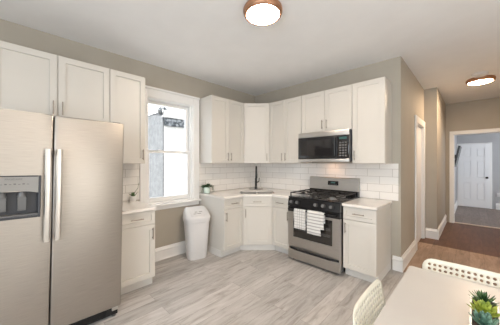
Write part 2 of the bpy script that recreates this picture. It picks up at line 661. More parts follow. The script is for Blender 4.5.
zm = 1.545
sash('window_sash', -.155, -.115, zm - .02, WZ1 - .02, .036, .045)
sash('window_sash', -.105, -.065, WZ0 + .022, zm + .016, .06, .036)
b = BM()
for yy in (-1.95, -1.66):
    box(b, (-.09, yy - .022, zm + .0165), (-.068, yy + .022, zm + .026), .003)
struct('sash_lock', b, M['white_plastic'], win)

# backsplash tile (fixed to the walls)
TZ0, TZ1 = .8925, 1.371
sbox('trim_backsplash_back', (.0095, -.009, TZ0), (2.505, -.0005, TZ1), M['tile_x'], label='white subway tile backsplash on the back wall')
sbox('trim_backsplash_left', (.0005, -1.335, TZ0), (.009, -.0005, TZ1), M['tile_y'], label='white subway tile backsplash left of the sink corner')
sbox('trim_backsplash_window', (.0005, -2.72, TZ0), (.009, WY0 - cw - .002, TZ1), M['tile_y'], label='white subway tile between the refrigerator and the window')

# hall door: casing + slab + hinges
b = BM()
box(b, (2.5305, DY0 - .095, 0.0005), (2.552, DY0 + .008, DZ + .10), .004)
box(b, (2.5305, DY1 - .008, 0.0005), (2.552, DY1 + .095, DZ + .10), .004)
box(b, (2.5305, DY0 + .008, DZ - .008), (2.552, DY1 - .008, DZ + .10), .004)
box(b, (2.40, DY0, .0005), (2.5305, DY0 + .018, DZ))
box(b, (2.40, DY1 - .018, .0005), (2.5305, DY1, DZ))
box(b, (2.40, DY0 + .018, DZ - .018), (2.5305, DY1 - .018, DZ))
dr = struct('door_1', b, M['trim'], label='white hallway door frame seen edge-on past the kitchen corner')
b = BM()
box(b, (2.47, DY0 + .021, .008), (2.505, DY1 - .021, DZ - .021), .002)
slab = struct('door_slab', b, M['door'], dr)
for zz in (.30, 1.05, 1.78):
    b = BM()
    box(b, (2.5055, DY0 + .0185, zz - .045), (2.512, DY0 + .045, zz + .045), .001)
    struct('door_hinge', b, M['brass_dark'], dr)

# cased opening at the hall end
b = BM()
for y0, y1 in ((EY - .021, EY - .0005), (EY + .1205, EY + .141)):
    box(b, (EX0 - .07, y0, .0005), (EX0 + .006, y1, EZ + .075), .004)
    box(b, (EX1 - .006, y0, .0005), (EX1 + .07, y1, EZ + .075), .004)
    box(b, (EX0 + .006, y0, EZ - .006), (EX1 - .006, y1, EZ + .075), .004)
box(b, (EX0, EY - .0005, .0005), (EX0 + .012, EY + .1205, EZ))
box(b, (EX1 - .012, EY - .0005, .0005), (EX1, EY + .1205, EZ))
box(b, (EX0 + .012, EY - .0005, EZ - .012), (EX1 - .012, EY + .1205, EZ))
struct('trim_opening', b, M['trim'], label='white casing around the opening at the end of the hallway')
sbox('trim_threshold', (EX0 + .013, EY + .02, .0005), (EX1 - .013, EY + .10, .012), M['threshold'], .004, label='pale threshold strip across the hallway opening')

# far door (six panels) with frame, knob
FY = 6.52
fx0, fx1, fz = 2.835, 3.535, 1.955
b = BM()
box(b, (fx0 - .03, FY - .02, .0005), (fx0, FY - .0005, fz + .004), .003)
box(b, (fx1, FY - .02, .0005), (fx1 + .05, FY - .0005, fz + .004), .003)
box(b, (fx0 - .03, FY - .02, fz + .004), (fx1 + .05, FY - .0005, fz + .03), .003)
fd = struct('door_2', b, M['trim'], label='white six-panel door at the back of the far room')
b = BM()
yf, yr = FY - .036, FY - .001
w_ = fx1 - fx0
xs = [0, .105, .105 + (w_ - .31) / 2, .205 + (w_ - .31) / 2, w_ - .105, w_]
zs = [.01, .21, .78, .90, 1.45, 1.55, 1.83, fz]
for i in range(5):
    for j in range(7):
        x0, x1 = fx0 + xs[i], fx0 + xs[i + 1]
        z0, z1 = zs[j], zs[j + 1]
        if i in (1, 3) and j in (1, 3, 5):
            box(b, (x0, yf + .020, z0), (x1, yr, z1))
            box(b, (x0 + .03, yf + .006, z0 + .03), (x1 - .03, yf + .022, z1 - .03), .010)
        else:
            box(b, (x0, yf, z0), (x1, yr, z1))
sl = struct('door_slab', b, M['door'], fd)
b = BM()
rx = Matrix.Rotation(PI / 2, 3, 'X')
lathe(b, [(.032, 0), (.032, .006), (.012, .008), (.012, .03), (.028, .036), (.03, .05), (.02, .06)], (fx1 - .06, FY - .0365, .925), 20, rx)
struct('door_handle', b, M['brass_dark'], sl)

# outside: neighbouring houses
sbox('ground', (-9, -8, -.9), (-.25, 6, -.7), M['ground'], label='concrete yard outside the window')

# ------------------------------------------------------------ cabinets


def shaker(bm, x0, x1, z0, z1, y=0.0, t=.02, rail=.058, dep=.013, ch=.002):
    """shaker front: outer frame, small chamfer, recessed panel; front face at y"""
    def ring(xa, xb, za, zb, yy):
        return [bm.verts.new(p) for p in ((xa, yy, za), (xb, yy, za), (xb, yy, zb), (xa, yy, zb))]
    e = .0015
    R = [ring(x0, x1, z0, z1, y + t), ring(x0, x1, z0, z1, y + e), ring(x0 + e, x1 - e, z0 + e, z1 - e, y),
         ring(x0 + rail, x1 - rail, z0 + rail, z1 - rail, y),
         ring(x0 + rail + ch * .3, x1 - rail - ch * .3, z0 + rail + ch * .3, z1 - rail - ch * .3, y + dep)]
    for A, B in zip(R, R[1:]):
        for i in range(4):
            bm.faces.new((A[i], A[(i + 1) % 4], B[(i + 1) % 4], B[i]))
    bm.faces.new(R[0])
    bm.faces.new(R[-1])


def pull(parent, kind, u, v, length, y=0.0):
    b = BM()
    r, st = .0055, .028
    h = length / 2
    if kind == 'v':
        tube(b, [(u, y - st, v - h), (u, y - st, v + h)], r)
        for s in (-1, 1):
            tube(b, [(u, y + .0005, v + s * h * .72), (u, y - st, v + s * h * .72)], r * .85)
    else:
        tube(b, [(u - h, y - st, v), (u + h, y - st, v)], r)
        for s in (-1, 1):
            tube(b, [(u + s * h * .72, y + .0005, v), (u + s * h * .72, y - st, v)], r * .85)
    return obj('handle', b, M['nickel'], parent, True)


def cab_door(root, x0, x1, z0, z1, hx=None, hz=None, ln=.128):
    b = BM()
    shaker(b, x0, x1, z0, z1)
    d = obj('door', b, M['cab'], root)
    if hx is not None:
        pull(d, 'v', hx, hz, ln)
    return d


def cab_drawer(root, x0, x1, z0, z1, ln=.13):
    b = BM()
    shaker(b, x0, x1, z0, z1, rail=.04)
    d = obj('drawer', b, M['cab'], root)
    pull(d, 'h', (x0 + x1) / 2, (z0 + z1) / 2, ln)
    return d


G = .0025
KG = 'white shaker upper cabinets'
BG = 'white shaker base cabinets'


def upper(label, loc, rz, w, z0, z1, dep, doors, y0=.0205):
    r = thing('upper_cabinet', label, 'cabinet', (loc[0], loc[1], z0), rz, KG)
    h = z1 - z0
    b = BM()
    box(b, (.001, y0, 0), (w - .001, dep - .003, h), .0015, 1)
    obj('body', b, M['cab'], r)
    k = len(doors)
    for i, hs in enumerate(doors):
        a, c = w * i / k, w * (i + 1) / k
        hx = c - .034 if hs == 'r' else a + .034
        cab_door(r, a + G, c - G, .002, h - .002, hx, .105)
    return r


def base(label, loc, rz, w, dep, hside, toe_ends=(0, 0), ztop=.858):
    r = thing('base_cabinet', label, 'cabinet', (loc[0], loc[1], 0), rz, BG)
    b = BM()
    box(b, (.001, .0205, .10), (w - .001, dep - .003, ztop), .0015, 1)
    obj('body', b, M['cab'], r)
    b = BM()
    box(b, (.001 + toe_ends[0], .075, .0005), (w - .001 - toe_ends[1], dep - .003, .0995))
    obj('toe_kick', b, M['kick'], r)
    zd = .70
    cab_drawer(r, G, w - G, zd + .003, ztop - .006)
    hx = w - .034 if hside == 'r' else .034
    cab_door(r, G, w - G, .108, zd - .003, hx, zd - .10)
    return r


UZ0, UZ1 = 1.373, 2.418
R90 = PI / 2
upper('white two-door upper cabinet above the stainless refrigerator', (.33, -3.58), R90, .882, 1.80, UZ1, .33, ['r', 'l'])
upper('tall white upper cabinet with one door between refrigerator and window', (.33, -2.697), R90, .382, UZ0, UZ1, .33, ['r'])
upper('white two-door upper cabinet just right of the window', (.33, -1.333), R90, .70, UZ0, UZ1, .33, ['r', 'l'])
upper('white two-door upper cabinet between the corner cabinet and the microwave', (.633, -.33), 0, .648, UZ0, UZ1, .33, ['r', 'l'])
upper('short white two-door upper cabinet above the microwave', (1.2835, -.33), 0, .762, 1.825, UZ1, .33, ['r', 'l'])
upper('white one-door upper cabinet right of the microwave, at the wall end', (2.0475, -.33), 0, .384, UZ0, UZ1, .33, ['l'])


def diag_root(name, label, cat, z, group):
    return thing(name, label, cat, (0, 0, z), PI / 4, group)


MI = Matrix.Rotation(-PI / 4, 4, 'Z')


def diag_poly(pts):
    return [tuple((MI @ Vector((x, y, 0)))[:2]) for x, y in pts]


# corner upper: face from (.31,-.631) to (.631,-.31)
r = diag_root('upper_cabinet', 'white one-door corner upper cabinet set diagonally above the sink', 'cabinet', UZ0, KG)
b = BM()
prism(b, diag_poly([(.01, -.01), (.01, -.631), (.312, -.631), (.631, -.312), (.631, -.01)]), 0, UZ1 - UZ0)
obj('body', b, M['cab'], r)
yd = -(.312 + .631) / math.sqrt(2) - .0205


def diag_shift(o, dy):
    for v in o.data.vertices:
        v.co.y += dy
    for c in o.children:
        diag_shift(c, dy)


d = cab_door(r, -.212, .212, .002, UZ1 - UZ0 - .002, .212 - .034, .105)
diag_shift(d, yd)

base('white base cabinet beside the refrigerator, under the small succulent', (.63, -2.725), R90, .40, .63, 'r')
base('white base cabinet beside the trash can, nearest the window', (.63, -1.333), R90, .384, .63, 'l', (0, 0))
base('white base cabinet between the sink cabinet and the range', (.937, -.63), 0, .343, .63, 'r')
base('white base cabinet right of the range, at the end of the run', (2.049, -.63), 0, .372, .63, 'l')
r = diag_root('base_cabinet', 'white corner sink cabinet set diagonally under the black faucet', 'cabinet', 0, BG)
b = BM()
prism(b, diag_poly([(.01, -.01), (.01, -.947), (.606, -.947), (.935, -.618), (.935, -.01)]), .10, .858, top=False)
obj('body', b, M['cab'], r)
b = BM()
prism(b, diag_poly([(.02, -.02), (.02, -.947), (.545, -.947), (.935, -.557), (.935, -.02)]), .0005, .0995)
obj('toe_kick', b, M['kick'], r)
yd = -(.606 + .947) / math.sqrt(2) - .0205
d = cab_drawer(r, -.213, .213, .703, .852)
d2 = cab_door(r, -.213, .213, .108, .697, -.213 + .034, .60)
for q in (d, d2):
    for v in q.data.vertices:
        v.co.x += (.606 - .947 + .935 - .618) / (2 * math.sqrt(2))
    for c in q.children:
        for v in c.data.vertices:
            v.co.x += (.606 - .947 + .935 - .618) / (2 * math.sqrt(2))
    diag_shift(q, yd)

# ------------------------------------------------------------ worktops
CZ0, CZ1 = .8595, .89


def slab_poly(bm, poly, hole=None):
    def fill(z):
        vs = [bm.verts.new((x, y, z)) for x, y in poly]
        es = [bm.edges.new((vs[i], vs[(i + 1) % len(vs)])) for i in range(len(vs))]
        hv = []
        if hole:
            hv = [bm.verts.new((x, y, z)) for x, y in hole]
            es += [bm.edges.new((hv[i], hv[(i + 1) % len(hv)])) for i in range(len(hv))]
        bmesh.ops.triangle_fill(bm, use_beauty=True, use_dissolve=False, edges=es)
        return vs, hv
    a, ah = fill(CZ0)
    c, chh = fill(CZ1)
    for A, B in ((a, c), (ah, chh)):
        for i in range(len(A)):
            bm.faces.new((A[i], A[(i + 1) % len(A)], B[(i + 1) % len(B)], B[i]))


def wt(name, poly, label, hole=None):
    b = BM()
    slab_poly(b, poly, hole)
    o = obj(name, b, M['quartz'])
    tag(o, label, 'countertop', 'pale quartz countertops')
    return o


wt('countertop', [(.001, -2.73), (.655, -2.73), (.655, -2.318), (.001, -2.318)], 'short pale countertop between the refrigerator and the window')
e1, e2 = Vector((1, 1)) / math.sqrt(2), Vector((1, -1)) / math.sqrt(2)
SC = Vector((0, 0)) + e2 * .83
hole = [tuple(SC + e1 * u + e2 * v) for u, v in rrect(.56, .36, .04, 4)]
wt('countertop', [(.001, -.001), (.001, -1.345), (.655, -1.345), (.655, -.962), (.962, -.655), (1.2815, -.655), (1.2815, -.001)],
   'pale corner countertop that holds the sink', hole)
wt('countertop', [(2.0465, -.001), (2.0465, -.655), (2.435, -.655), (2.435, -.001)], 'short pale countertop right of the range')

# sink: two steel bowls under the worktop
sk = thing('kitchen_sink', 'stainless double-bowl sink sunk in the corner countertop', 'sink', (SC.x, SC.y, 0), PI / 4)
# local x = along e1, local y = -e2


def bowl(cx, wd, dp):
    b = BM()
    prof = [(0, .8585), (0, .70), (.02, .685)]
    rings = []
    for ins, z in prof:
        rings.append([b.verts.new((cx + x, y, z)) for x, y in rrect(wd - 2 * ins, dp - 2 * ins, .035, 4)])
    for A, B in zip(rings, rings[1:]):
        for i in range(len(A)):
            b.faces.new((A[i], A[(i + 1) % len(A)], B[(i + 1) % len(B)], B[i]))
    b.faces.new(rings[-1])
    return b


for cx in (-.142, .142):
    bo = obj('bowl', bowl(cx, .268, .35), M['sink_steel'], sk, True)
    b = BM()
    lathe(b, [(.04, .6855), (.04, .689), (.02, .687)], (cx, 0, 0), 20)
    obj('drain', b, M['dark_plastic'], bo)
b = BM()
box(b, (-.012, -.175, .80), (.012, .175, .872), .006)
obj('divider', b, M['steel_handle'], sk, True)

# faucet
fp = e2 * .40
fa = thing('faucet', 'black gooseneck faucet behind the corner sink', 'faucet', (fp.x, fp.y, CZ1 + .0005), PI / 4)
b = BM()
for z0, z1, ins in ((0, .008, 0),):
    prism(b, rrect(.26 - ins, .062 - ins, .03, 6), z0, z1)
obj('base_plate', b, M['black'], fa)
b = BM()
lathe(b, [(.026, .0085), (.026, .03), (.021, .04), (.021, .20), (.016, .21)], n=20)
pts = [(0, 0, .20), (0, 0, .32)]
for i in range(13):
    a = PI * i / 12
    pts.append((0, -.085 + .085 * math.cos(a), .335 + .085 * math.sin(a)))
pts += [(0, -.17, .30)]
tube(b, pts, .015, 14)
obj('spout', b, M['black'], fa, True)
b = BM()
lathe(b, [(.0155, 0), (.019, -.02), (.019, -.08), (.016, -.10)], (0, -.17, .305), 18)
obj('spray_head', b, M['black'], fa, True)
b = BM()
tube(b, [(.02, 0, .13), (.045, 0, .132), (.055, -.005, .15), (.06, -.01, .21)], [.011, .010, .008, .006], 10)
obj('lever', b, M['black'], fa, True)

# ------------------------------------------------------------ refrigerator
fr = thing('refrigerator', 'stainless side-by-side refrigerator with water and ice dispenser', 'refrigerator', (.91, -3.672, 0.0), R90)
fr.rotation_mode = 'XYZ'
fr.matrix_world = (Matrix.Translation((.91, -3.672, 0)) @ Matrix.Rotation(R90, 4, 'Z') @ Matrix.Translation((.914, 0, 0.001)) @
                   Matrix.Rotation(math.radians(1.0), 4, 'Y') @ Matrix.Translation((-.914, 0, 0)))
FH, seam = 1.737, .421
b = BM()
box(b, (.012, .078, .03), (.902, .84, FH - .006), .004)
obj('body', b, M['grey_plastic'], fr)


def fdoor(x0, x1, hole=None):
    b = BM()
    if not hole:
        box(b, (x0, 0, .095), (x1, .072, FH), .012, 3)
    else:
        hx0, hx1, hz0, hz1 = hole
        xs, zs = [x0, hx0, hx1, x1], [.095, hz0, hz1, FH]
        vf = {}
        for i, x in enumerate(xs):
            for j, z in enumerate(zs):
                vf[i, j] = b.verts.new((x, 0, z))
        for i in range(3):
            for j in range(3):
                if (i, j) != (1, 1):
                    b.faces.new((vf[i, j], vf[i + 1, j], vf[i + 1, j + 1], vf[i, j + 1]))
        o = [vf[k] for k in ((0, 0), (1, 0), (2, 0), (3, 0), (3, 1), (3, 2), (3, 3), (2, 3), (1, 3), (0, 3), (0, 2), (0, 1))]
        bk = [b.verts.new((v.co.x, .072, v.co.z)) for v in o]
        for i in range(12):
            b.faces.new((o[i], o[(i + 1) % 12], bk[(i + 1) % 12], bk[i]))
        b.faces.new(bk)
        hv = [vf[k] for k in ((1, 1), (2, 1), (2, 2), (1, 2))]
        hb = [b.verts.new((v.co.x, .065, v.co.z)) for v in hv]
        for i in range(4):
            b.faces.new((hv[i], hv[(i + 1) % 4], hb[(i + 1) % 4], hb[i]))
        b.faces.new(hb)
        ed = [e for e in b.edges if all(abs(v.co.y) < 1e-6 for v in e.verts) and
              (all(abs(v.co.x - x0) < 1e-6 for v in e.verts) or all(abs(v.co.x - x1) < 1e-6 for v in e.verts)
               or all(abs(v.co.z - FH) < 1e-6 for v in e.verts) or all(abs(v.co.z - .095) < 1e-6 for v in e.verts))]
        bmesh.ops.bevel(b, geom=ed, offset=.012, segments=3, affect='EDGES', profile=.5)
    return b


DX0, DX1, DZ0, DZ1 = .074, .357, .977, 1.280
fz_ = obj('freezer_door', fdoor(.002, seam - .003, (DX0 + .004, DX1 - .004, DZ0 + .004, 1.168)), M['steel_warm'], fr, True)
fd_ = obj('fridge_door', fdoor(seam + .003, .912), M['steel_warm'], fr, True)


def fhandle(x, parent):
    b = BM()
    n = 16
    prof = []
    for i in range(n + 1):
        t = i / n
        z = .795 + (1.475 - .795) * t
        y = -.05 - .010 * math.sin(PI * t)
        prof.append((y, z))
    for i in range(n):
        (ya, za), (yb, zb) = prof[i], prof[i + 1]
    A = []
    for y, z in prof:
        A.append([b.verts.new((x + sx * .0185, y + dy, z)) for sx, dy in ((-1, .007), (-.7, -.006), (0, -.009), (.7, -.006), (1, .007), (0, .009))])
    for P, Q in zip(A, A[1:]):
        for k in range(6):
            b.faces.new((P[k], P[(k + 1) % 6], Q[(k + 1) % 6], Q[k]))
    b.faces.new(A[0])
    b.faces.new(list(reversed(A[-1])))
    for z in (.815, 1.455):
        box(b, (x - .011, -.052, z - .018), (x + .011, .0, z + .018), .003)
    return obj('handle', b, M['steel_handle'], parent, True)


fhandle(seam - .031, fz_)
fhandle(seam + .031, fd_)
# dispenser
b = BM()
dz_t = 1.165
box(b, (DX0, -.008, DZ0), (DX0 + .014, .001, DZ1), .003)
box(b, (DX1 - .014, -.008, DZ0), (DX1, .001, DZ1), .003)
box(b, (DX0 + .014, -.008, DZ0), (DX1 - .014, .001, DZ0 + .016), .003)
box(b, (DX0 + .014, -.008, DZ1 - .008), (DX1 - .014, .001, DZ1), .003)
disp = obj('dispenser', b, M['dark_plastic'], fz_)
b = BM()   # control panel with an arched lower lip
zc = 1.168
arc = [(DX0 + .0145 + (DX1 - DX0 - .029) * i / 12, zc - .012 + .018 * math.sin(PI * i / 12)) for i in range(13)]
extr(b, [(DX1 - .0145, DZ1 - .0085), (DX0 + .0145, DZ1 - .0085)] + arc, -.010, -.0005, 'y')
pan = obj('control_panel', b, M['silver_panel'], disp)
pan['label'] = 'silver dispenser control panel'
tm = Matrix.Translation(((DX0 + DX1) / 2, -.0105, 1.255)) @ Matrix.Rotation(PI / 2, 4, 'X')
text_mesh('lettering', 'FRIGIDAIRE', .017, M['print'], disp, tm)
b = BM()
for i in range(7):
    box(b, (DX0 + .075 + i * .022, -.0112, 1.218), (DX0 + .087 + i * .022, -.0101, 1.222 + (.004 if i % 2 else 0)))
obj('touch_keys', b, M['print'], disp)
b = BM()   # recess lining (open front)
x0, x1, z0, z1 = DX0 + .005, DX1 - .005, DZ0 + .005, 1.166
box(b, (x0, .058, z0), (x1, .064, z1))
box(b, (x0, .001, z0), (x0 + .003, .058, z1))
box(b, (x1 - .003, .001, z0), (x1, .058, z1))
box(b, (x0 + .003, .001, z1 - .003), (x1 - .003, .058, z1))
rec = obj('recess', b, M['dark_plastic'], disp)
b = BM()
box(b, (x0 + .003, -.006, z0 + .012), (x1 - .003, .057, z0 + .022), .002)
obj('drip_tray', b, M['grey_plastic'], disp)
for cx in (DX0 + .085, DX0 + .185):
    b = BM()
    extr(b, [(.05, 1.155), (.03, 1.15), (.022, 1.10), (.034, 1.03), (.042, 1.028), (.034, 1.10), (.04, 1.14)], cx - .022, cx + .022, 'x')
    lathe(b, [(.026, 1.13), (.02, 1.162)], (cx, .03, 0), 18)
    obj('paddle', b, M['grey_plastic'], disp, True)
b = BM()
box(b, (.02, .03, .018), (.895, .078, .085), .004)
for i in range(6):
    box(b, (.06, .0265, .028 + i * .009), (.80, .03, .032 + i * .009))
obj('base_grille', b, M['black'], fr)
for x in (.06, .868):
    b = BM()
    lathe(b, [(.018, .0005), (.018, .01), (.009, .012), (.009, .03)], (x, .052, 0), 14)
    obj('levelling_foot', b, M['grey_plastic'], fr)
for x in (.05, .86):
    b = BM()
    box(b, (x - .03, .04, FH + .0005), (x + .03, .14, FH + .010), .003)
    obj('hinge_cover', b, M['grey_plastic'], fr)
b = BM()
box(b, (.845, .018, .06), (.895, .03, .088), .003)
obj('hinge_bracket', b, M['steel_handle'], fr)

# ------------------------------------------------------------ gas range
rg = thing('gas_range', 'stainless and black freestanding gas range', 'range', (1.2845, -.69, 0))
W = .757
b = BM()
box(b, (.002, .05, .03), (W - .002, .675, .885), .003)
obj('body', b, M['black'], rg)
for x in (.05, W - .05):
    for y in (.08, .62):
        b = BM()
        lathe(b, [(.018, .0005), (.018, .0295)], (x, y, 0), 12)
        obj('levelling_foot', b, M['rubber'], rg)
b = BM()
box(b, (0, .012, .8855), (W, .60, .905), .006)
obj('cooktop', b, M['black'], rg, True)
b = BM()   # sloped control panel
extr(b, [(-.008, .772), (.012, .884), (.049, .884), (.049, .772)], 0.0, W, 'x')
bmesh.ops.bevel(b, geom=b.edges[:], offset=.003, segments=1, affect='EDGES')
cp = obj('control_panel', b, M['black'], rg)
tilt = Matrix.Rotation(PI / 2 - math.atan2(.02, .112), 3, 'X')
for x in (.07, .165, .44, .545, .65):
    b = BM()
    lathe(b, [(.027, 0), (.027, .006), (.020, .009), (.018, .030), (.014, .034)], (x, -.0005, .83), 20, tilt)
    kn = obj('knob', b, M['black_matte'], cp, True)
    b = BM()
    lathe(b, [(.0205, 0), (.0205, .0016)], (x, -.035, .837), 18, tilt)
    box(b, (x - .003, -.040, .822), (x + .003, -.034, .852))
    obj('knob_face', b, M['grey_plastic'], kn)
# oven door: stainless frame around a black glass window, black top rail
b = BM()
dx0, dx1, dz0, dz1 = .003, W - .003, .225, .767
wx0, wx1, wz0, wz1 = .088, W - .10, .345, .665
for lo, hi in (((dx0, 0, dz0), (wx0, .046, .695)), ((wx1, 0, dz0), (dx1, .046, .695)),
               ((wx0, 0, dz0), (wx1, .046, wz0)), ((wx0, 0, wz1), (wx1, .046, .695))):
    box(b, lo, hi)
od = obj('oven_door', b, M['steel'], rg)
b = BM()
box(b, (dx0, -.004, .6955), (dx1, .046, dz1), .004)
obj('door_top_rail', b, M['black'], od)
b = BM()
box(b, (wx0 + .0005, .004, wz0 + .0005), (wx1 - .0005, .02, wz1 - .0005))
wn = obj('oven_window', b, M['window_glass_dark'], od)
b = BM()
for z in (.45, .53):
    for k in range(3):
        tube(b, [(wx0 + .03, .0035, z + k * .012), (wx1 - .03, .0035, z + k * .012)], .0012, 6)
obj('rack_lines', b, M['grey_plastic'], wn)
b = BM()
hz = .738
tube(b, [(.035, -.045, hz), (W - .035, -.045, hz)], .0115, 14)
for x in (.05, W - .05):
    box(b, (x - .014, -.05, hz - .012), (x + .014, -.0035, hz + .012), .004)
obj('door_handle', b, M['black'], od, True)
# storage drawer
b = BM()
box(b, (.003, .002, .035), (W - .003, .046, .168), .003)
box(b, (.003, .012, .168), (W - .003, .046, .2215), .001)
dw = obj('storage_drawer', b, M['steel'], rg)
b = BM()
n = 14
A = []
for i in range(n + 1):
    t = i / n
    x = .02 + (W - .04) * t
    y = .008 - .026 * min(1, math.sin(PI * t) * 2.2)
    z = .182
    A.append([b.verts.new((x, y + a, z + c)) for a, c in ((-.006, -.012), (.006, -.012), (.008, .012), (-.004, .012))])
for P, Q in zip(A, A[1:]):
    for k in range(4):
        b.faces.new((P[k], P[(k + 1) % 4], Q[(k + 1) % 4], Q[k]))
b.faces.new(A[0])
b.faces.new(list(reversed(A[-1])))
obj('drawer_handle', b, M['black'], dw, True)
# backguard
b = BM()
extr(b, [(.600, .975), (.612, 1.150), (.622, 1.158), (.672, 1.158), (.672, .975)], 0.0, W, 'x')
bg = obj('backguard', b, M['steel'], rg)
b = BM()
box(b, (0.004, .601, .8855), (W - .004, .672, .9745), .003)
obj('vent_strip', b, M['black'], bg)
rt = Matrix.Translation((W * .52, .6058, 1.075)) @ Matrix.Rotation(math.atan2(.012, .175) * -1, 4, 'X')
b = BM()
box(b, (-.082, -.004, -.032), (.082, .004, .032), .002, mx=rt)
ck = obj('clock_panel', b, M['black_glass'], bg)
b = BM()
box(b, (-.034, -.0052, .0), (.034, -.0045, .017), mx=rt)
obj('clock_display', b, M['clock'], bg)
b = BM()
for i in range(5):
    box(b, (-.058 + i * .025, -.0052, -.021), (-.043 + i * .025, -.0045, -.015), mx=rt)
obj('clock_keys', b, M['grey_plastic'], bg)
# burners and grates
for x in (.175, W - .175):
    for y in (.16, .44):
        b = BM()
        lathe(b, [(.062, .9055), (.062, .909), (.042, .911), (.042, .922), (.034, .927), (.034, .932), (.01, .934)], (x, y, 0), 24)
        bu = obj('burner', b, M['silver_panel'], rg, True)
        b = BM()
        lathe(b, [(.033, .9345), (.033, .941), (.02, .944)], (x, y, 0), 20)
        obj('burner_cap', b, M['black_matte'], bu, True)
for s in (0, 1):
    b = BM()
    gx0, gx1 = (.02, W / 2 - .006) if s == 0 else (W / 2 + .006, W - .02)
    gy0, gy1 = .035, .575
    zt, q = .958, .007

    def bar(x0, y0, x1, y1, z=zt):
        box(b, (min(x0, x1) - q, min(y0, y1) - q, z - .008), (max(x0, x1) + q, max(y0, y1) + q, z + .005), .002, 1)
    bar(gx0 + q, gy0, gx1 - q, gy0)
    bar(gx0 + q, gy1, gx1 - q, gy1)
    bar(gx0 + q, (gy0 + gy1) / 2, gx1 - q, (gy0 + gy1) / 2)
    bar(gx0 + q, gy0, gx0 + q, gy1)
    bar(gx1 - q, gy0, gx1 - q, gy1)
    cxm = (gx0 + gx1) / 2
    for y in (.16, .44):
        for dx, dy in ((1, 0), (-1, 0), (0, 1), (0, -1)):
            bar(cxm + dx * .035, y + dy * .035, cxm + dx * (gx1 - gx0) / 2 * .95 if dx else cxm, y + dy * .12 if dy else y, zt + .003)
    for x in (gx0 + q, gx1 - q):
        for y in (gy0, gy1):
            box(b, (x - .006, y - .006, .9055), (x + .006, y + .006, zt))
    obj('grate', b, M['black_matte'], rg)

# dish towels folded over the oven handle
RX, RY, HZ = 1.2845, -.69, .738


def towel(label, x0, x1, layers, m):
    b = BM()
    nx, nz = 14, 16
    for (a0, a1, zf, zb, off, ph) in layers:
        rr = .0135 + off
        prof = []
        for i in range(nz):
            t = i / (nz - 1)
            prof.append((-.045 - rr, zf + (HZ - zf) * t))
        for i in range(1, 7):
            a = PI - PI * i / 7
            prof.append((-.045 + rr * math.cos(a), HZ + rr * math.sin(a)))
        for i in range(8):
            t = i / 7
            prof.append((-.045 + rr, HZ + (zb - HZ) * t))
        G_ = []
        for k in range(nx + 1):
            u = k / nx
            x = a0 + (a1 - a0) * u
            col = []
            for j, (y, z) in enumerate(prof):
                wv = 0
                if j < nz:
                    dep = (HZ - z) / .3
                    wv = -.004 * dep * (1 + math.sin(u * 9 + ph)) * (1 if off else .6)
                col.append(b.verts.new((x + (.004 * math.sin(z * 25 + ph) if j < nz else 0), RY + y + wv, z)))
            G_.append(col)
        for k in range(nx):
            for j in range(len(prof) - 1):
                b.faces.new((G_[k][j], G_[k + 1][j], G_[k + 1][j + 1], G_[k][j + 1]))
    o = obj('dish_towel', b, m, None, True)
    sd = o.modifiers.new('cloth thickness', 'SOLIDIFY')
    sd.thickness = .003
    sd.offset = 1
    return tag(o, label, 'towel', 'dish towels on the oven handle')


towel('white dish towel with a grey check, left of the two on the oven handle', 1.42, 1.61,
      [(1.425, 1.602, .49, .60, .002, 0.5)], M['towel_grid'])
towel('grey and white striped dish towel, right of the two on the oven handle', 1.63, 1.89,
      [(1.70, 1.862, .545, .62, .002, 1.9), (1.630, 1.822, .462, .60, .008, 3.0)], M['towel_stripe'])

# ------------------------------------------------------------ microwave
mw = thing('microwave', 'stainless over-the-range microwave under the short cabinet', 'microwave', (1.285, -.42, 1.379))
MH, MW_ = .442, .758
b = BM()
box(b, (.001, .022, 0.020), (MW_ - .001, .407, MH), .003)
obj('body', b, M['dark_plastic'], mw)
b = BM()
box(b, (0, .0, MH - .072), (MW_, .0215, MH), .004)
tg = obj('vent_grille', b, M['steel'], mw, True)
b = BM()
box(b, (0, .0, .013), (MW_, .0215, .058), .004)
obj('bottom_trim', b, M['steel'], mw, True)
b = BM()
box(b, (.0, -.004, .0585), (.60, .0215, MH - .0725), .004)
md = obj('door', b, M['black'], mw, True)
b = BM()
box(b, (.05, -.0055, .105), (.525, -.0042, MH - .115))
obj('door_window', b, M['black_glass'], md)
b = BM()
tube(b, [(.578, -.0045, .09), (.578, -.03, .095), (.578, -.032, MH / 2), (.578, -.03, MH - .105), (.578, -.0045, MH - .10)], .008, 10)
obj('handle', b, M['black'], md, True)
b = BM()
box(b, (.603, -.003, .0585), (MW_, .0215, MH - .0725), .004)
mp = obj('control_panel', b, M['black_glass'], mw, True)
b = BM()
box(b, (.63, -.0042, .315), (.73, -.0032, .345))
obj('display', b, M['clock'], mp)
b = BM()
for i in range(3):
    for j in range(6):
        box(b, (.632 + i * .035, -.0044, .09 + j * .034), (.658 + i * .035, -.0032, .108 + j * .034), .0005, 1)
obj('keypad', b, M['grey_plastic'], mp)
b = BM()
box(b, (.30, .20, .0145), (.46, .30, .0195), .002)
lp = obj('task_lamp', b, M['range_lamp'], mw)

# ------------------------------------------------------------ ceiling lamps


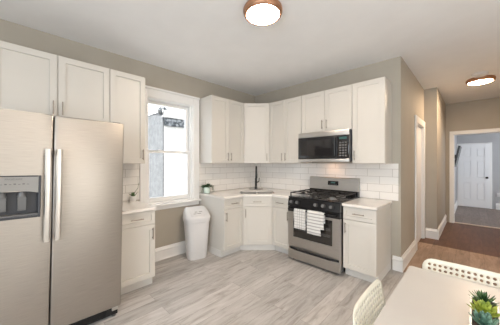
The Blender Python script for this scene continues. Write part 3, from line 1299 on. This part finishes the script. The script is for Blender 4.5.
def ceiling_lamp(label, loc, rad, m):
    t = thing('ceiling_lamp', label, 'ceiling lamp', loc, 0, 'flush ceiling lamps')
    b = BM()
    prof = [(rad * .80, -.0005), (rad * .97, -.0005), (rad, -.010), (rad, -.030), (rad * .97, -.048), (rad * .90, -.058), (rad * .85, -.058), (rad * .82, -.050), (rad * .82, -.015), (rad * .80, -.0005)]
    lathe(b, prof, n=56, cap0=False, cap1=False)
    obj('rim', b, M['bronze'], t, True)
    b = BM()
    lathe(b, [(rad * .815, -.044), (rad * .80, -.056), (rad * .6, -.066), (rad * .3, -.072), (rad * .04, -.074)], n=48)
    obj('diffuser', b, m, t, True)
    return t


ceiling_lamp('large bronze-rimmed flush lamp on the kitchen ceiling', (1.86, -1.90, H), .172, M['lamp'])
ceiling_lamp('added unseen flush lamp giving warm light over the dining table end', (4.2, -3.3, H), .168, M['lamp'])  # extra lamp added out of view to warm the surfaces facing right
ceiling_lamp('bronze-rimmed flush lamp on the hallway ceiling', (3.27, 1.84, H), .175, M['lamp_hall'])
b = BM()
lathe(b, [(.095, -.0005), (.095, -.022), (.085, -.034), (.03, -.036)], (3.26, 1.52, H), 28)
o = obj('smoke_detector', b, M['white_plastic'], None, True)
tag(o, 'round white detector on the ceiling just before the hallway lamp', 'smoke detector')

# ------------------------------------------------------------ trash can
tc_ = thing('trash_can', 'white plastic swing-top trash can under the window', 'trash can', (.28, -1.562, 0.0005), math.radians(-14))
b = BM()
rings = []
for z, wx, wy, rr in ((0, .205, .265, .075), (.012, .215, .275, .08), (.30, .245, .315, .085), (.53, .270, .345, .09), (.535, .288, .362, .095), (.57, .290, .364, .095)):
    rings.append([b.verts.new((x, y, z)) for x, y in rrect(wx, wy, rr, 6)])
for A, B in zip(rings, rings[1:]):
    for i in range(len(A)):
        b.faces.new((A[i], A[(i + 1) % len(A)], B[(i + 1) % len(B)], B[i]))
b.faces.new(rings[0])
b.faces.new(rings[-1])
obj('bin', b, M['white_plastic'], tc_, True)
b = BM()
rings = []
for z, wx, wy, rr, cx in ((.5705, .298, .372, .098, 0), (.592, .300, .374, .098, 0), (.603, .286, .36, .09, 0), (.635, .238, .348, .06, -.022), (.67, .180, .335, .058, -.048), (.70, .125, .315, .05, -.070), (.722, .06, .27, .028, -.085)):
    rings.append([b.verts.new((cx + x, y, z)) for x, y in rrect(wx, wy, rr, 6)])
for A, B in zip(rings, rings[1:]):
    for i in range(len(A)):
        b.faces.new((A[i], A[(i + 1) % len(A)], B[(i + 1) % len(B)], B[i]))
b.faces.new(rings[0])
b.faces.new(rings[-1])
ld = obj('lid', b, M['white_plastic'], tc_, True)
a1, a2 = Vector((.118, 0, .622)), Vector((.015, 0, .690))
sl_ = (a2 - a1).normalized()
nm = Vector((-sl_.z, 0, sl_.x)) * -1
ang = math.atan2(sl_.z, sl_.x)
fm = Matrix.Translation((a1 + a2) / 2 + Vector((.004, 0, .004))) @ Matrix.Rotation(PI - ang, 4, 'Y')
b = BM()
box(b, (-.062, -.115, -.002), (.058, .115, .004), .003, mx=fm)
fl = obj('swing_flap', b, M['white_plastic'], ld, True)
b = BM()
for y0, y1, x in ((-.075, -.03, .02), (-.02, .035, .02), (.01, .06, -.014), (-.05, -.01, -.014)):
    box(b, (x - .006, y0, .0042), (x + .006, y1, .0048), mx=fm)
obj('printed_mark', b, M['silver_panel'], fl)

# ------------------------------------------------------------ plants


def leaf(bm, base_, d, up, L, wd, th, curl=.25, tip=.05, n=6):
    """pointed fleshy leaf from base_ along d, curving to up"""
    d, up = Vector(d).normalized(), Vector(up).normalized()
    side = d.cross(up).normalized()
    rings = []
    for i in range(n + 1):
        t = i / n
        wv = wd * (math.sin(PI * min(1, .18 + t * .82)) ** .7 * (1 - tip) + tip) if t < 1 else wd * .04
        p = Vector(base_) + d * (L * t) + up * (L * curl * t * t)
        q = th * (1 - t * .8)
        rings.append([bm.verts.new(p + side * wv * .5), bm.verts.new(p + up * q * .6), bm.verts.new(p - side * wv * .5), bm.verts.new(p - up * q)])
    for A, B in zip(rings, rings[1:]):
        for k in range(4):
            bm.faces.new((A[k], A[(k + 1) % 4], B[(k + 1) % 4], B[k]))
    bm.faces.new(rings[0])
    bm.faces.new(list(reversed(rings[-1])))


def rosette(bm, c, rows, L, wd, th, el0, el1, curl):
    c = Vector(c)
    for j, k in enumerate(rows):
        t = j / max(1, len(rows) - 1)
        el = math.radians(el0 + (el1 - el0) * t)
        for i in range(k):
            a = 2 * PI * (i + .5 * (j % 2)) / k + random.uniform(-.12, .12)
            d = Vector((math.cos(a) * math.cos(el), math.sin(a) * math.cos(el), math.sin(el)))
            up = Vector((-math.cos(a) * math.sin(el), -math.sin(a) * math.sin(el), math.cos(el)))
            leaf(bm, c + Vector((0, 0, .004 * j)), d, up, L * (1 - .35 * t) * random.uniform(.9, 1.08), wd * (1 - .3 * t), th, curl)


# table planter
PX_, PY_, TZ = 3.226, -2.165, .735
pl = thing('succulent_planter', 'white trough of three succulents on the dining table', 'plant', (PX_, PY_, TZ + .0005))
b = BM()
PHt = .062
oa = rrect(.078, .30, .02, 5)
ob = rrect(.084, .31, .022, 5)
ia = rrect(.072, .298, .018, 5)
rings = [[b.verts.new((x, y, z)) for x, y in pp] for pp, z in ((oa, 0), (ob, PHt), (ia, PHt), (ia, PHt - .012))]
for A, B in zip(rings, rings[1:]):
    for i in range(len(A)):
        b.faces.new((A[i], A[(i + 1) % len(A)], B[(i + 1) % len(B)], B[i]))
b.faces.new(rings[0])
b.faces.new(rings[-1])
obj('trough', b, M['pot'], pl, True)
b = BM()
prism(b, rrect(.070, .294, .017, 5), PHt - .0115, PHt - .004)
obj('soil', b, M['soil'], pl)
b = BM()
rosette(b, (0, .100, PHt - .004), (9, 8, 6, 4), .062, .012, .004, 24, 80, .10)
s1 = obj('succulent', b, M['leaf_dark'], pl, True)
s1['label'] = 'spiky dark green succulent'
b = BM()
rosette(b, (0, .100, PHt - .005), (9,), .046, .014, .004, 4, 5, .05)
obj('outer_leaves', b, M['leaf_brown'], s1, True)
b = BM()
rosette(b, (0, .005, PHt - .002), (9, 8, 7, 5), .056, .028, .006, 14, 70, .22)
s2 = obj('succulent', b, M['leaf_lime'], pl, True)
s2['label'] = 'lime green rosette succulent'
b = BM()
rosette(b, (0, -.088, PHt - .002), (8, 8, 6, 4), .055, .022, .007, 20, 75, .25)
s3 = obj('succulent', b, M['leaf_blue'], pl, True)
s3['label'] = 'blue-green rosette succulent'


def pot(bm, r0, r1, h):
    lathe(bm, [(r0, 0), (r1, h), (r1 - .004, h), (r1 - .006, h - .012), (.002, h - .012)], n=24)


sp_ = thing('potted_succulent', 'small succulent in a white pot on the counter beside the refrigerator', 'plant', (.085, -2.375, CZ1 + .0005))
sp_.scale = (1.25, 1.25, 1.25)
b = BM()
pot(b, .026, .031, .055)
obj('pot', b, M['pot'], sp_, True)
b = BM()
rosette(b, (0, 0, .048), (8, 7, 5), .055, .014, .004, 35, 82, .1)
obj('leaves', b, M['leaf_dark'], sp_, True)
b = BM()
tube(b, [(0, .005, .05), (.004, .02, .10), (.006, .045, .13), (.006, .05, .165)], [.002, .002, .0018, .001], 6)
leaf(b, (.006, .05, .16), (0, .15, 1), (0, 1, -.1), .03, .008, .003)
obj('flower_stalk', b, M['leaf_dark'], sp_, True)

tp_ = thing('potted_plant', 'trailing green plant in a pale glass jar at the corner counter edge by the window', 'plant', (.10, -1.255, CZ1 + .0005))
tp_.scale = (1.3, 1.3, 1.3)
b = BM()
lathe(b, [(.034, 0), (.040, .006), (.042, .06), (.036, .075), (.032, .075), (.036, .06), (.03, .055), (.003, .055)], n=28)
obj('jar', b, M['jar'], tp_, True)
b = BM()
for i in range(46):
    a = random.uniform(0, 2 * PI)
    rr = random.uniform(.0, .07)
    z = .07 + random.uniform(.0, .05) * (1 - rr / .08)
    el = random.uniform(.0, 1.1)
    d = Vector((math.cos(a) * math.cos(el), math.sin(a) * math.cos(el), math.sin(el)))
    up = Vector((-math.cos(a) * math.sin(el), -math.sin(a) * math.sin(el), math.cos(el)))
    leaf(b, (rr * math.cos(a) * .6 + .004, rr * math.sin(a), z), d, up, .038, .024, .002, -.15)
obj('foliage', b, M['leaf_dark'], tp_, True)
for a, ln in ((-1.5, .10), (1.35, .115), (1.0, .08)):
    b = BM()
    pts = []
    for i in range(9):
        t = i / 8
        rr = .03 + ln * .55 * t
        pts.append((rr * math.cos(a) * .8 + .01, rr * math.sin(a), .078 + .03 * math.sin(PI * t * .8) - .075 * t * t))
    tube(b, pts, .0018, 6)
    for i in range(2, 9):
        p_ = Vector(pts[i])
        for s in (-1, 1):
            dd = Vector((-math.sin(a) * s, math.cos(a) * s, .2))
            leaf(b, p_, dd, (0, 0, 1), .018, .012, .0015, -.2, n=4)
    obj('trailing_stem', b, M['leaf_dark'], tp_, True)

# ------------------------------------------------------------ dining table and chairs
dt = thing('dining_table', 'cream dining table in the foreground corner', 'table', (3.50, -2.36, 0))
b = BM()
TX0, TX1, TY0, TY1 = 2.905 - 3.5, 4.10 - 3.5, -3.02 + 2.36, -1.688 + 2.36
prism(b, [(x + (TX0 + TX1) / 2, y + (TY0 + TY1) / 2) for x, y in rrect(TX1 - TX0, TY1 - TY0, .012, 5)], TZ - .03, TZ)
bmesh.ops.bevel(b, geom=[e for e in b.edges if abs(e.verts[0].co.z - e.verts[1].co.z) < 1e-6 and len(e.link_faces) == 2], offset=.003, segments=2, affect='EDGES')
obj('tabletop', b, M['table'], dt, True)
b = BM()
lathe(b, [(.05, .025), (.045, .05), (.045, .64), (.07, .685), (.12, .7045)], n=28)
obj('pedestal', b, M['chair'], dt, True)
b = BM()
prism(b, rrect(.36, .62, .03, 5), .0005, .0245)
obj('foot', b, M['chair'], dt)


def perf(nu, nv, pitch, rh, margin, rad, mp_, thick):
    """perforated panel: nu x nv round holes, rounded rim; mp_(u,v) gives the 3-D point"""
    b = BM()
    cache = {}

    def V(u, v):
        k = (round(u, 5), round(v, 5))
        if k not in cache:
            cache[k] = b.verts.new(mp_(u, v))
        return cache[k]
    W2, H2 = nu * pitch / 2, nv * pitch / 2
    hp = pitch / 2
    offs = [(hp, 0), (hp, hp), (0, hp), (-hp, hp), (-hp, 0), (-hp, -hp), (0, -hp), (hp, -hp)]
    for i in range(nu):
        for j in range(nv):
            cu, cv = -W2 + (i + .5) * pitch, -H2 + (j + .5) * pitch
            sq = [V(cu + a, cv + c) for a, c in offs]
            hl = [b.verts.new(mp_(cu + rh * math.cos(PI / 4 * k), cv + rh * math.sin(PI / 4 * k))) for k in range(8)]
            for k in range(8):
                b.faces.new((sq[k], sq[(k + 1) % 8], hl[(k + 1) % 8], hl[k]))
    per = []
    nn, mm_ = nu * 2, nv * 2
    per += [(-W2 + hp * i, -H2) for i in range(nn)]
    per += [(W2, -H2 + hp * j) for j in range(mm_)]
    per += [(W2 - hp * i, H2) for i in range(nn)]
    per += [(-W2, H2 - hp * j) for j in range(mm_)]
    ow, oh = W2 + margin, H2 + margin

    def rim(u, v):
        x, y = u * ow / W2, v * oh / H2
        ax, ay = abs(x) - (ow - rad), abs(y) - (oh - rad)
        if ax > 0 and ay > 0:
            ll = math.hypot(ax, ay)
            m_ = max(ax, ay)
            ax, ay = ax / ll * m_, ay / ll * m_
            x = math.copysign(ow - rad + ax, x)
            y = math.copysign(oh - rad + ay, y)
        return x, y
    inn = [V(*q) for q in per]
    out = [b.verts.new(mp_(*rim(*q))) for q in per]
    k = len(per)
    for i in range(k):
        b.faces.new((inn[i], inn[(i + 1) % k], out[(i + 1) % k], out[i]))
    return b


def make_chair(label, loc, rz):
    """local: +y points from the backrest towards the seat front; origin on the floor under the seat centre"""
    t = thing('dining_chair', label, 'chair', loc, rz, 'cream perforated dining chairs')

    def back(u, v):
        z = .664 + v
        y = -.175 - (z - .50) * .16 + .030 * ((u / .2) ** 2) * .35
        return (u, y, z)
    p_ = perf(14, 8,   .0255, .0078, .022, .055, back, .004)
    bo = obj('backrest', p_, M['chair'], t, True)
    m_ = bo.modifiers.new('sheet thickness', 'SOLIDIFY')
    m_.thickness = .003
    m_.offset = 0

    def seat(u, v):
        return (u, v, .447 - .010 * math.cos(u / .2 * PI / 2) * math.cos(v / .2 * PI / 2))
    p_ = perf(14, 13,   .0255, .0078, .022, .055, seat, .004)
    so = obj('seat', p_, M['chair'], t, True)
    m_ = so.modifiers.new('sheet thickness', 'SOLIDIFY')
    m_.thickness = .003
    m_.offset = 0
    for sx in (-1, 1):
        b = BM()
        tube(b, [(sx * .145, .150, .434), (sx * .162, .170, .20), (sx * .175, .185, .0005)], [.011, .010, .009], 12)
        obj('leg', b, M['chair'], t, True)
        b = BM()
        tube(b, [(sx * .145, -.150, .434), (sx * .162, -.185, .20), (sx * .175, -.215, .0005)], [.011, .010, .009], 12)
        obj('leg', b, M['chair'], t, True)
        b = BM()
        tube(b, [(sx * .13, -.13, .432), (sx * .13, -.172, .440), (sx * .13, -.191, .52), (sx * .13, -.206, .58), (sx * .13, -.2145, .645)], .009, 10)
        obj('back_support', b, M['chair'], t, True)
    b = BM()
    for sx in (-1, 1):
        tube(b, [(sx * .145, -.15, .434), (sx * .145, .15, .434)], .008, 8)
    for sy in (-.15, .15):
        tube(b, [(-.145, sy, .434), (.145, sy, .434)], .008, 8)
    obj('seat_frame', b, M['chair'], t, True)
    return t


# near chair at the table's left side, facing +x; far chair behind the table, facing the camera
make_chair('cream perforated chair at the left edge of the dining table', (3.055, -2.29, 0), math.radians(-90))
make_chair('cream perforated chair behind the dining table, nearest the hallway', (3.166, -1.832, 0), math.radians(180 + 1))

# ------------------------------------------------------------ far room: television, outlet plates
tv = thing('wall_television', 'black television tilted on the far room left wall', 'television', (2.80, 4.75, 1.54))
b = BM()
tr_ = Matrix.Translation((.085, 0, 0)) @ Matrix.Rotation(math.radians(11), 4, 'Y')
box(b, (-.02, -.45, -.27), (.02, .45, .27), .004, mx=tr_)
obj('screen', b, M['tv'], tv)
b = BM()
box(b, (.0005, -.20, -.20), (.014, .20, .20), .002)
box(b, (.014, -.06, -.05), (.07, .06, .05), .002)
obj('wall_bracket', b, M['black_matte'], tv)
for nm_, zz, xx, lb in (('outlet_plate', .43, 3.72, 'white outlet plate with a plug on the wall beside the far door'),):
    b = BM()
    box(b, (xx - .04, FY - .007, zz - .06), (xx + .04, FY - .0005, zz + .06), .002)
    t = thing(nm_, lb, 'outlet', (0, 0, 0))
    obj('plate', b, M['white_plastic'], t)
    b = BM()
    box(b, (xx - .03, FY - .05, zz - .03), (xx + .03, FY - .0075, zz + .035), .008)
    obj('plug', b, M['white_plastic'], t)

# ------------------------------------------------------------ neighbouring houses outside the window
hs = thing('neighbour_house', 'bright white brick house with a grey shingle band right outside the window', 'house', (-2.5, -.747, -.7))
b = BM()
box(b, (-8, 0, 0), (0, 6, 3.05))
obj('wall', b, M['brick'], hs)
b = BM()
extr(b, [(-8, 0), (0, 0), (0, 3.30), (-4, 5.3), (-8, 3.30)], -.03, -.0005, 'y')
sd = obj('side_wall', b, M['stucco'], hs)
sd['label'] = 'stucco side wall, its shade put into a darker grey'

b = BM()
box(b, (.0005, .0, 3.03), (.06, 6, 3.239))
obj('shingle_band', b, M['slate'], hs)
b = BM()
extr(b, [(0.02, 3.24), (.10, 3.24), (.16, 3.32), (.16, 3.40), (.0, 3.42)], -.06, 6, 'x')
for v in b.verts:
    x, y, z = v.co
    v.co = (y, x, z)
obj('cornice', b, M['trim'], hs, False)
b = BM()
extr(b, [(.16, 3.40), (-4.0, 5.45), (-8.0, 3.40)], -.05, 6, 'x')
for v in b.verts:
    x, y, z = v.co
    v.co = (y, x, z)
obj('roof', b, M['white_roof'], hs)
b = BM()
tube(b, [(.03, -.10, 3.30), (.10, -.16, 3.40), (.14, -.10, 3.47), (.10, .02, 3.42)], [.05, .06, .05, .03], 8)
obj('cornice_bracket', b, M['slate'], hs, True)

b = BM()
tube(b, [(-2.40, -.88, 2.56), (-2.1, -1.2, 2.50), (-1.5, -1.8, 2.46), (-.9, -2.4, 2.50), (-.255, -3.0, 2.62)], .007, 6)
o = obj('power_cable', b, M['wire'], None, True)
tag(o, 'dark cable strung across the gap between the two houses', 'cable')
